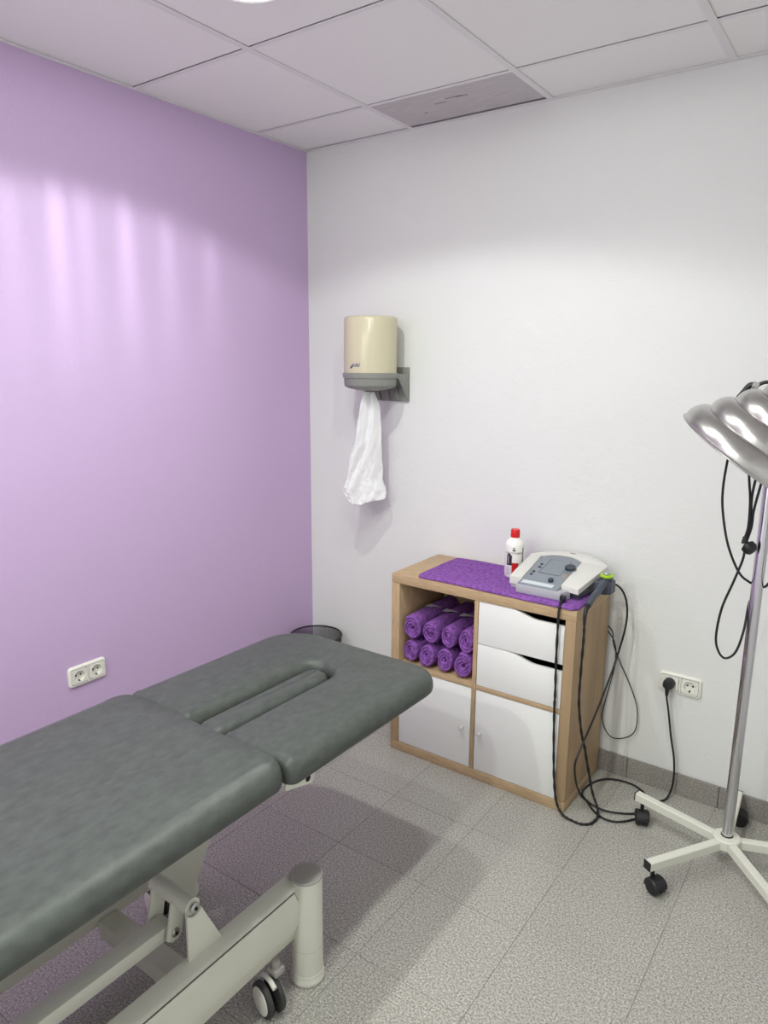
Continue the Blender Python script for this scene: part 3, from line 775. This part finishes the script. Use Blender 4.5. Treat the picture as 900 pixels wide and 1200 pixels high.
# ================================================================== CABLES
def cable(name, pts, r, label, seg=8, n=10, wob=0.0):
    P_ = spline(pts, n); L = len(P_)
    fn = (lambda t: r * (1 + wob * math.sin(t * L * 0.9) + wob * noise.noise(Vector((t * 90, 0, 0))))) if wob else r
    o = MB().tube(P_, fn, seg).build(name, M['rubber'], loc=P_[0])
    return tag(o, label, 'cable')
FR = 0.0046
pc = cable('probe_lead', [(1.4625, -0.349, 0.800), (1.4632, -0.372, 0.790), (1.464, -0.3845, 0.765), (1.465, -0.388, 0.733), (1.466, -0.388, 0.596), (1.470, -0.388, 0.465), (1.472, -0.390, 0.386), (1.480, -0.391, 0.229), (1.491, -0.394, 0.109),
      (1.506, -0.398, 0.045), (1.530, -0.402, 0.014), (1.562, -0.402, FR), (1.600, -0.403, FR), (1.628, -0.380, FR + 0.001), (1.636, -0.335, 0.010), (1.622, -0.305, 0.030), (1.598, -0.288, 0.063), (1.572, -0.275, 0.14), (1.560, -0.300, 0.24), (1.557, -0.339, 0.319), (1.556, -0.382, 0.444),
      (1.556, -0.386, 0.568), (1.557, -0.384, 0.680), (1.555, -0.381, 0.738)], FR, 'thick black spiral-wrapped lead looping from device front to floor and up to probe', wob=0.16, n=14)
mb = MB(); mb.box((1.4515, -0.356, 0.789), (1.4735, -0.3425, 0.811), bevel=0.004); mb.build('lead_plug', M['black'], pc)
mc = [(1.548, -0.118, 0.822), (1.587, -0.100, 0.794), (1.606, -0.080, 0.735), (1.609, -0.080, 0.650), (1.590, -0.100, 0.522), (1.580, -0.170, 0.425), (1.5705, -0.260, 0.335), (1.566, -0.365, 0.265), (1.5600, -0.392, 0.215), (1.553, -0.345, 0.120), (1.556, -0.290, 0.040), (1.575, -0.275, 0.014),
      (1.605, -0.298, 0.005), (1.647, -0.323, 0.005), (1.691, -0.320, 0.005), (1.731, -0.284, 0.005), (1.765, -0.225, 0.005), (1.772, -0.190, 0.0055), (1.752, -0.212, 0.0055), (1.719, -0.245, 0.0055), (1.654, -0.276, 0.006), (1.602, -0.279, 0.010), (1.556, -0.254, 0.012), (1.536, -0.213, 0.008), (1.540, -0.150, 0.005), (1.565, -0.091, 0.005), (1.613, -0.055, 0.005), (1.676, -0.050, 0.005),
      (1.722, -0.075, 0.005), (1.765, -0.115, 0.005), (1.800, -0.085, 0.005), (1.812, -0.045, 0.018), (1.818, -0.035, 0.075), (1.812, -0.034, 0.155), (1.794, -0.034, 0.240), (1.777, -0.034, 0.335), (1.7665, -0.036, 0.388), (1.7655, -0.040, 0.404)]
mains = cable('mains_cord', mc, 0.0037, 'black mains cord from wall socket plug coiling on floor and up behind the device', n=12)
pg = MB()
pg.lathe([(0.019, -0.010), (0.0195, -0.018), (0.0205, -0.024), (0.0185, -0.040), (0.0135, -0.046), (0.0, -0.047)], (1.766, 0, 0.441), (0, 1, 0), 28)
pg.tube(spline([(1.766, -0.036, 0.440), (1.766, -0.039, 0.425), (1.766, -0.040, 0.400)], 5), lambda t: 0.012 - 0.0065 * t, 14)
part_label(pg.build('plug', M['black'], mains), 'black round mains plug')
cable('thin_cord', [(1.500, -0.0045, 0.62), (1.539, -0.009, 0.592), (1.549, -0.013, 0.543), (1.577, -0.016, 0.483), (1.622, -0.019, 0.402), (1.655, -0.019, 0.326), (1.664, -0.019, 0.26), (1.656, -0.019, 0.206), (1.624, -0.019, 0.172), (1.578, -0.019, 0.157), (1.548, -0.019, 0.178), (1.531, -0.018, 0.217), (1.529, -0.016, 0.255), (1.540, -0.013, 0.33), (1.561, -0.012, 0.46), (1.552, -0.008, 0.545), (1.51, -0.0045, 0.60)],
      0.0021, 'thin black cord hanging in a long loop on the wall beside the shelf unit', n=8)

# ================================================================== WALL SOCKETS
def socket(org, ux, nx, label):
    """double frame 150 x 76 mm; org = centre on the wall, ux = to the right, nx = out of the wall"""
    org, ux, nx = Vector(org), Vector(ux), Vector(nx); uz = Vector((0, 0, 1))
    F = lambda u, v, d: org + ux * u + uz * v + nx * d
    e = thing('double_socket', org, label, 'socket', 'white double wall sockets')
    P, N = rrect(-0.0755, 0.0755, -0.0390, 0.0390, 0.013, 6)
    P2, N2 = rrect(-0.0655, 0.0655, -0.0290, 0.0290, 0.003, 6)
    rings = []
    for ins, d in [(0.0, 0.0003), (0.0, 0.004), (0.003, 0.009), (0.006, 0.0105)]:
        rings.append([F(p[0] - n[0] * ins, p[1] - n[1] * ins, d) for p, n in zip(P, N)])
    for d in (0.0102, 0.006): rings.append([F(p[0], p[1], d) for p in P2])
    MB().ring_surface(rings, True, False, False).build('frame', M['white_plastic'], e, smooth=35)
    mb = MB()
    for v in ((-0.0035, 0.0035),):
        vs_ = [mb.bm.verts.new(F(a, b, c)) for a, b, c in [(-0.003, -0.029, 0.005), (0.003, -0.029, 0.005), (0.003, 0.029, 0.005), (-0.003, 0.029, 0.005), (-0.003, -0.029, 0.0098), (0.003, -0.029, 0.0098), (0.003, 0.029, 0.0098), (-0.003, 0.029, 0.0098)]]
        for f in ((0, 1, 2, 3), (4, 5, 6, 7), (0, 1, 5, 4), (1, 2, 6, 5), (2, 3, 7, 6), (3, 0, 4, 7)): mb.bm.faces.new([vs_[i] for i in f])
    mb.build('frame_bar', M['white_plastic'], e)
    for s_ in (-1, 1):
        cu = s_ * 0.0345; n = 32; hw, hh, r = 0.0300, 0.0270, 0.0205
        out, inn = [], []
        for k in range(n):
            a = 2 * PI * (k + 0.5) / n; c, s2 = math.cos(a), math.sin(a); q = min(hw / max(abs(c), 1e-6), hh / max(abs(s2), 1e-6))
            out.append((cu + c * q, s2 * q)); inn.append((cu + c * r, s2 * r))
        rings = [[F(a, b, 0.004) for a, b in out], [F(a, b, 0.0118) for a, b in out], [F(a, b, 0.0118) for a, b in inn], [F(cu + (a - cu) * 0.97, b * 0.97, 0.0010) for a, b in inn]]
        mo = MB().ring_surface(rings, True, False, True).build('socket_insert', M['white_plastic'], e, smooth=30)
        for du in (-0.0095, 0.0095):
            MB().lathe([(0.0034, 0.0011), (0.0034, 0.0016), (0, 0.0016)], F(cu + du, 0.002, 0), nx, 12).build('pin_hole', M['hole'], mo)
        for sv in (-1, 1):
            mb = MB(); vs_ = [mb.bm.verts.new(F(cu + a, sv * b, c)) for a, b, c in [(-0.003, 0.0198, 0.0105), (0.003, 0.0198, 0.0105), (0.003, 0.0150, 0.0018), (-0.003, 0.0150, 0.0018)]]
            mb.bm.faces.new(vs_); mb.build('earth_clip', M['tyre'], mo)
    return e
socket((0, -1.268, 0.4655), (0, 1, 0), (1, 0, 0), 'white double wall socket on the purple wall, nothing plugged in')
socket((1.8015, 0, 0.441), (1, 0, 0), (0, -1, 0), 'white double wall socket on the white wall with a black plug in it')

# ================================================================== PAPER DISPENSER
dx, dy, R_ = 0.471, -0.142, 0.113
pd = thing('paper_dispenser', (dx, -0.001, 1.48), 'cream cylindrical paper roll dispenser with grey base bracketed to the white wall', 'dispenser')
MB().lathe([(R_, 1.556), (R_, 1.775), (R_ - 0.003, 1.783), (R_ - 0.010, 1.787), (0, 1.789)], (dx, dy, 0), seg=64, cap0=True).build('cover', M['cream'], pd)
MB().lathe([(0.030, 1.480), (0.060, 1.483), (0.092, 1.490), (0.108, 1.497), (0.112, 1.505), (0.113, 1.532), (0.1165, 1.5335), (0.1185, 1.541), (0.1185, 1.5545), (0.114, 1.5565)], (dx, dy, 0), seg=64).build('base_ring', M['mid_grey'], pd)
MB().lathe([(0.034, 1.476), (0.030, 1.4805)], (dx, dy, 0), seg=32, cap0=False, cap1=False).build('outlet_nozzle', M['mid_grey'], pd)
br_ = MB(); br_.box((dx - 0.110, -0.012, 1.432), (dx + 0.110, -0.0005, 1.580), bevel=0.002)
br_ = br_.build('wall_bracket', M['mid_grey'], pd)
mb = MB()
for s_ in (-1, 1):
    xx = dx + s_ * 0.106
    mb.prism([(-0.011, 1.436), (-0.011, 1.552), (-0.120, 1.552), (-0.120, 1.538), (-0.085, 1.532)], xx - 0.003, xx + 0.003, (1, 2, 0), 0.001)
for k in (-1, 0, 1):
    xx = dx + k * 0.052
    mb.prism([(xx - 0.018, 1.437), (xx + 0.018, 1.437), (xx, 1.50)], -0.019, -0.011, (0, 2, 1), 0.001)
mb.build('bracket_rib', M['mid_grey'], br_)
# seam down the cover front and the maker's mark
fa2 = math.atan2(-2.635 - dy, 2.318 - dx)
def ond(u, z, d=0.0006):
    a = fa2 + u / R_
    return Vector((dx + (R_ + d) * math.cos(a), dy + (R_ + d) * math.sin(a), z))
mk = text_bm('Jofel', 0.024, lambda x, y: ond(-0.066 + x, 1.581 + y), italic=0.35, space=0.9)
mk.build('lettering', M['blue'], pd, recalc=False)
mb = MB(); pts = [(-0.098, 0.0), (-0.090, -0.002), (-0.084, 0.006), (-0.080, 0.016), (-0.088, 0.010)]
mb.bm.faces.new([mb.bm.verts.new(ond(u, 1.575 + v)) for u, v in pts]); mb.build('logo_swoosh', M['blue'], pd, recalc=False)

# paper tail hanging from the nozzle
def paper_fn(s_, t):
    # s_: 0..1 across, t: 0 top .. 1 bottom
    prof = [(0, 0.472, 0.030), (0.18, 0.474, 0.082), (0.42, 0.468, 0.112), (0.62, 0.455, 0.140), (0.78, 0.448, 0.165), (0.90, 0.450, 0.200), (1.0, 0.452, 0.205)]
    for a, b in zip(prof[:-1], prof[1:]):
        if t <= b[0]: break
    k = (t - a[0]) / (b[0] - a[0]); k = min(max(k, 0), 1); k = k * k * (3 - 2 * k) * 0.5 + k * 0.5
    cx_ = a[1] + (b[1] - a[1]) * k; wd = a[2] + (b[2] - a[2]) * k
    z = 1.492 - t * 0.512
    u = s_ - 0.5
    if t > 0.85: z += (t - 0.85) * (-0.22 * u + 0.9 * (u + 0.12) ** 2 + 0.05 * math.sin(u * 9))
    pleat = 0.009 * math.sin(u * 11 + 1.5 * math.sin(t * 3) + 0.6) * (1 - 0.55 * t) + 0.004 * math.sin(u * 27 + t * 5) * (1 - t) ** 1.5
    crk = 0.012 * noise.noise(Vector((u * 4 + 3, t * 7 + u * 5, 1.7))) * (0.3 + t) + 0.007 * abs(noise.noise(Vector((u * 9 - t * 8, t * 18 + u * 6, 4.2)))) * (0.3 + t) + 0.004 * abs(noise.noise(Vector((u * 20 + t * 9, t * 34, 8.2))))
    bow = 0.012 * (1 - 4 * u * u) * (0.4 + t)
    d = right
    y = dy - 0.004 - bow + pleat + crk + (0.03 * u if t > 0.0 else 0)
    return Vector((cx_ + u * wd * 0.72, y + u * wd * 0.50 - 0.012, z))
mb = MB().grid(paper_fn, 44, 90)
pp_ = mb.build('paper_towel', M['paper'], loc=(dx, dy, 1.48), smooth=180)
so = pp_.modifiers.new('thickness', 'SOLIDIFY'); so.thickness = 0.0006
tag(pp_, 'crumpled white paper towel hanging out of the cream wall dispenser', 'paper towel')

# ================================================================== WASTE BIN
wx, wy, wr, wh = 0.142, -0.140, 0.126, 0.285
wb = thing('waste_bin', (wx, wy, 0), 'black wire mesh waste bin in the room corner behind the treatment table', 'bin')
rb = lambda z: 0.100 + (wr - 0.100) * z / wh
mb = MB(); nw = 120
for k in range(nw):
    a = 2 * PI * k / nw
    mb.tube([(wx + rb(z) * math.cos(a), wy + rb(z) * math.sin(a), z) for z in (0.004, wh)], 0.00085, 3, False)
for j in range(1, 66):
    z = wh * j / 66
    mb.tube([(wx + rb(z) * math.cos(2 * PI * k / 40), wy + rb(z) * math.sin(2 * PI * k / 40), z) for k in range(41)], 0.0008, 3, False)
tag(mb.build('mesh_wall', M['mesh_wire'], wb, smooth=0, recalc=False), kind='stuff')
MB().tube([(wx + wr * math.cos(2 * PI * k / 48), wy + wr * math.sin(2 * PI * k / 48), wh) for k in range(49)], 0.0042, 10, False).build('rim', M['black'], wb)
MB().lathe([(0.0, 0.002), (0.099, 0.002), (0.101, 0.006), (0.100, 0.014), (0.097, 0.006), (0.0, 0.006)], (wx, wy, 0), seg=40, cap0=False, cap1=False).build('base', M['black'], wb)

# ================================================================== HEAT LAMP ON A ROLLING STAND
lx, ly = 2.052, -0.332
lp = thing('heat_lamp', (lx, ly, 0), 'aluminium infrared heat lamp on a chrome pole with five castored legs', 'lamp')
for k in range(5):
    a = math.radians(92.8 + 72 * k)
    d = V(math.cos(a), math.sin(a), 0); n = V(-d.y, d.x, 0)
    L0, L1 = 0.022, (0.305 if k == 0 else 0.318); z0, z1 = 0.078, 0.106
    mb = MB()
    rings = []
    for s_ in (L0, L1):
        c = V(lx, ly, 0) + d * s_; hw = 0.0135
        rings.append([c + n * -hw + V(0, 0, z0), c + n * hw + V(0, 0, z0), c + n * hw + V(0, 0, z1 - 0.003), c + n * (hw - 0.003) + V(0, 0, z1), c - n * (hw - 0.003) + V(0, 0, z1), c - n * hw + V(0, 0, z1 - 0.003)])
    mb.ring_surface(rings)
    lg = mb.build('leg', M['powder'], lp, smooth=30)
    e = V(lx, ly, 0) + d * (L1 + 0.001)
    mb = MB(); rr = [[e + d * t + n * a_ + V(0, 0, b_) for a_, b_ in ((-0.0138, z0), (0.0138, z0), (0.0138, z1), (-0.0138, z1))] for t in (0, 0.003)]
    mb.ring_surface(rr).build('end_cap', M['black'], lg)
    c = V(lx, ly, 0) + d * (L1 - 0.022); ca = a + 0.5 + 0.9 * k
    if k == 1: ca = math.radians(20)
    if k == 2: ca = math.radians(60)
    if k == 0: ca = math.radians(100)
    wd = V(math.cos(ca), math.sin(ca), 0); ctr = c - V(-wd.y, wd.x, 0) * 0.016 + V(0, 0, 0.0255)
    if k == 0: ctr.y = max(-0.09, ctr.y - 0.02)
    cs = MB(); cs.cyl(c + V(0, 0, 0.046), c + V(0, 0, 0.080), 0.0065, seg=12)
    hood = []
    for s_ in (-0.024, -0.020, 0.020, 0.024):
        rr_ = 0.029 if abs(s_) < 0.022 else 0.025
        hood.append([ctr + wd * s_ + V(-wd.y, wd.x, 0) * rr_ * math.cos(t) + V(0, 0, rr_ * math.sin(t)) for t in [math.radians(q) for q in range(-5, 190, 15)]] )
    cs.ring_surface(hood)
    co = cs.build('castor', M['black'], lg)
    for s_ in (-1, 1):
        MB().lathe([(0.020, 0), (0.0255, 0.002), (0.0255, 0.014), (0.022, 0.018), (0.012, 0.0195), (0, 0.0195)], ctr + wd * s_ * 0.003, wd * s_, 28).build('wheel', M['black'], lg)
MB().lathe([(0.030, 0.074), (0.040, 0.080), (0.042, 0.104), (0.042, 0.109), (0.038, 0.113), (0.0195, 0.1145)], (lx, ly, 0), seg=40).build('hub', M['powder'], lp)
MB().lathe([(0.0165, 0.085), (0.0165, 1.58), (0.014, 1.586), (0, 1.586)], (lx, ly, 0), seg=32).build('pole', M['chrome'], lp)
MB().lathe([(0.0185, 0.1135), (0.0185, 0.117), (0.017, 0.118)], (lx, ly, 0), seg=32, cap0=False, cap1=False).build('pole_collar', M['black'], lp)
# dome
axis = V(0.5585, 0.0495, 0.8280).normalized()
dc = V(2.0250, -0.5694, 1.3526)
sc = 0.905
pr = [(0.2250, 0.0), (0.2268, 0.0015), (0.2268, 0.004), (0.2235, 0.0065)]
r0, h0, dr, dh = 0.2225, 0.0075, 0.0400, 0.0560
for tier in range(4):        # each tier swells outwards, then tucks into a sharp groove
    for a_, b_ in ((0.0, 0.02), (-0.02, 0.22), (0.05, 0.42), (0.17, 0.60), (0.36, 0.78), (0.60, 0.92), (0.84, 0.985), (0.97, 0.985), (1.0, 1.0)):
        pr.append((r0 - dr * (tier + a_), h0 + dh * (tier + b_)))
rr0 = r0 - dr * 4; hh0 = h0 + dh * 4
pr += [(rr0 - 0.008, hh0 + 0.003), (0.046, hh0 + 0.006), (0.045, hh0 + 0.085), (0.040, hh0 + 0.092), (0.0, hh0 + 0.094)]
pr = [(r * sc, h * sc) for r, h in pr]
dm = MB().lathe(pr, dc, axis, 96, cap0=False, cap1=True).build('dome_shade', M['alu'], lp, smooth=28)
so = dm.modifiers.new('sheet', 'SOLIDIFY'); so.thickness = 0.0012; so.offset = -1
MB().lathe([(0.03 * sc, 0.20 * sc), (0.055 * sc, 0.16 * sc), (0.06 * sc, 0.12 * sc), (0.045 * sc, 0.085 * sc), (0.0, 0.075 * sc)], dc, axis, 32).build('bulb', M['label_red'], dm)
ap = dc + axis * 0.300 * sc
perp = axis.cross(V(0, 0, 1)).normalized()
mb = MB(); mb.tube(spline([V(lx, ly, 1.555), V(lx + 0.02, ly - 0.07, 1.60), ap + V(0.03, 0.03, 0.05), ap], 8), 0.010, 14)
mb.build('swivel_arm', M['chrome'], lp)
# plug, grey connector and cord bend showing above the dome
mb = MB(); mb.tube([(1.950, -0.39, 1.494), (1.958, -0.39, 1.509)], 0.0045, 10); mb.tube([(1.957, -0.39, 1.507), (1.974, -0.39, 1.535)], lambda t: 0.0105 - 0.002 * t, 12)
mb.tube(spline([(1.972, -0.39, 1.533), (1.980, -0.39, 1.543), (1.990, -0.39, 1.546)], 4), 0.0085, 12)
mb.tube(spline([(1.982, -0.385, 1.495), (1.988, -0.385, 1.516), (1.995, -0.385, 1.537), (2.006, -0.385, 1.549), (2.026, -0.385, 1.554), (2.05, -0.385, 1.545), (2.065, -0.38, 1.50)], 6), 0.0052, 10)
mb.build('connector_grip', M['black'], lp)
MB().cyl((1.988, -0.39, 1.546), (2.003, -0.39, 1.541), 0.0105, 0.009, 16).build('grey_connector', M['cap'], lp)
# cable, plug and clip on the lamp
def lamp_cable(pts, r=0.0036): 
    return MB().tube(spline(pts, 8), r, 8).build('cord', M['rubber'], lp)
lamp_cable([(1.950, -0.385, 1.375), (1.941, -0.372, 1.326), (1.937, -0.372, 1.245), (1.943, -0.372, 1.176), (1.966, -0.370, 1.078), (2.002, -0.362, 0.997), (2.030, -0.330, 0.962), (2.052, -0.310, 0.950), (2.074, -0.330, 0.957), (2.090, -0.355, 1.0), (2.10, -0.36, 1.1), (2.10, -0.38, 1.30)])
lamp_cable([(1.999, -0.37, 1.35), (2.002, -0.37, 1.286), (2.012, -0.370, 1.216), (2.015, -0.370, 1.14), (2.009, -0.372, 1.10)])
lamp_cable([(2.022, -0.37, 1.30), (2.016, -0.373, 1.230), (2.019, -0.372, 1.16), (2.013, -0.370, 1.10)])
lamp_cable([(2.013, -0.368, 1.075), (2.010, -0.370, 1.035), (1.992, -0.372, 0.963), (1.969, -0.372, 0.877), (1.962, -0.372, 0.785), (1.974, -0.370, 0.738), (1.995, -0.368, 0.722), (2.020, -0.364, 0.749), (2.033, -0.352, 0.818), (2.036, -0.325, 0.90), (2.052, -0.309, 0.95), (2.052, -0.309, 1.2)])
lamp_cable([(2.040, -0.372, 1.30), (2.026, -0.378, 1.194), (2.024, -0.374, 1.14), (2.014, -0.368, 1.09)])
mb = MB()
mb.lathe([(0.010, 0), (0.020, 0.006), (0.021, 0.020), (0.014, 0.030), (0.0, 0.031)], (2.013, -0.366, 1.085), (0.75, -0.3, -0.6), 20)
mb.tube([(2.011, -0.370, 1.088), (2.010, -0.371, 1.108)], lambda t: 0.010 - 0.004 * t, 12)
mb.build('plug', M['black'], lp)
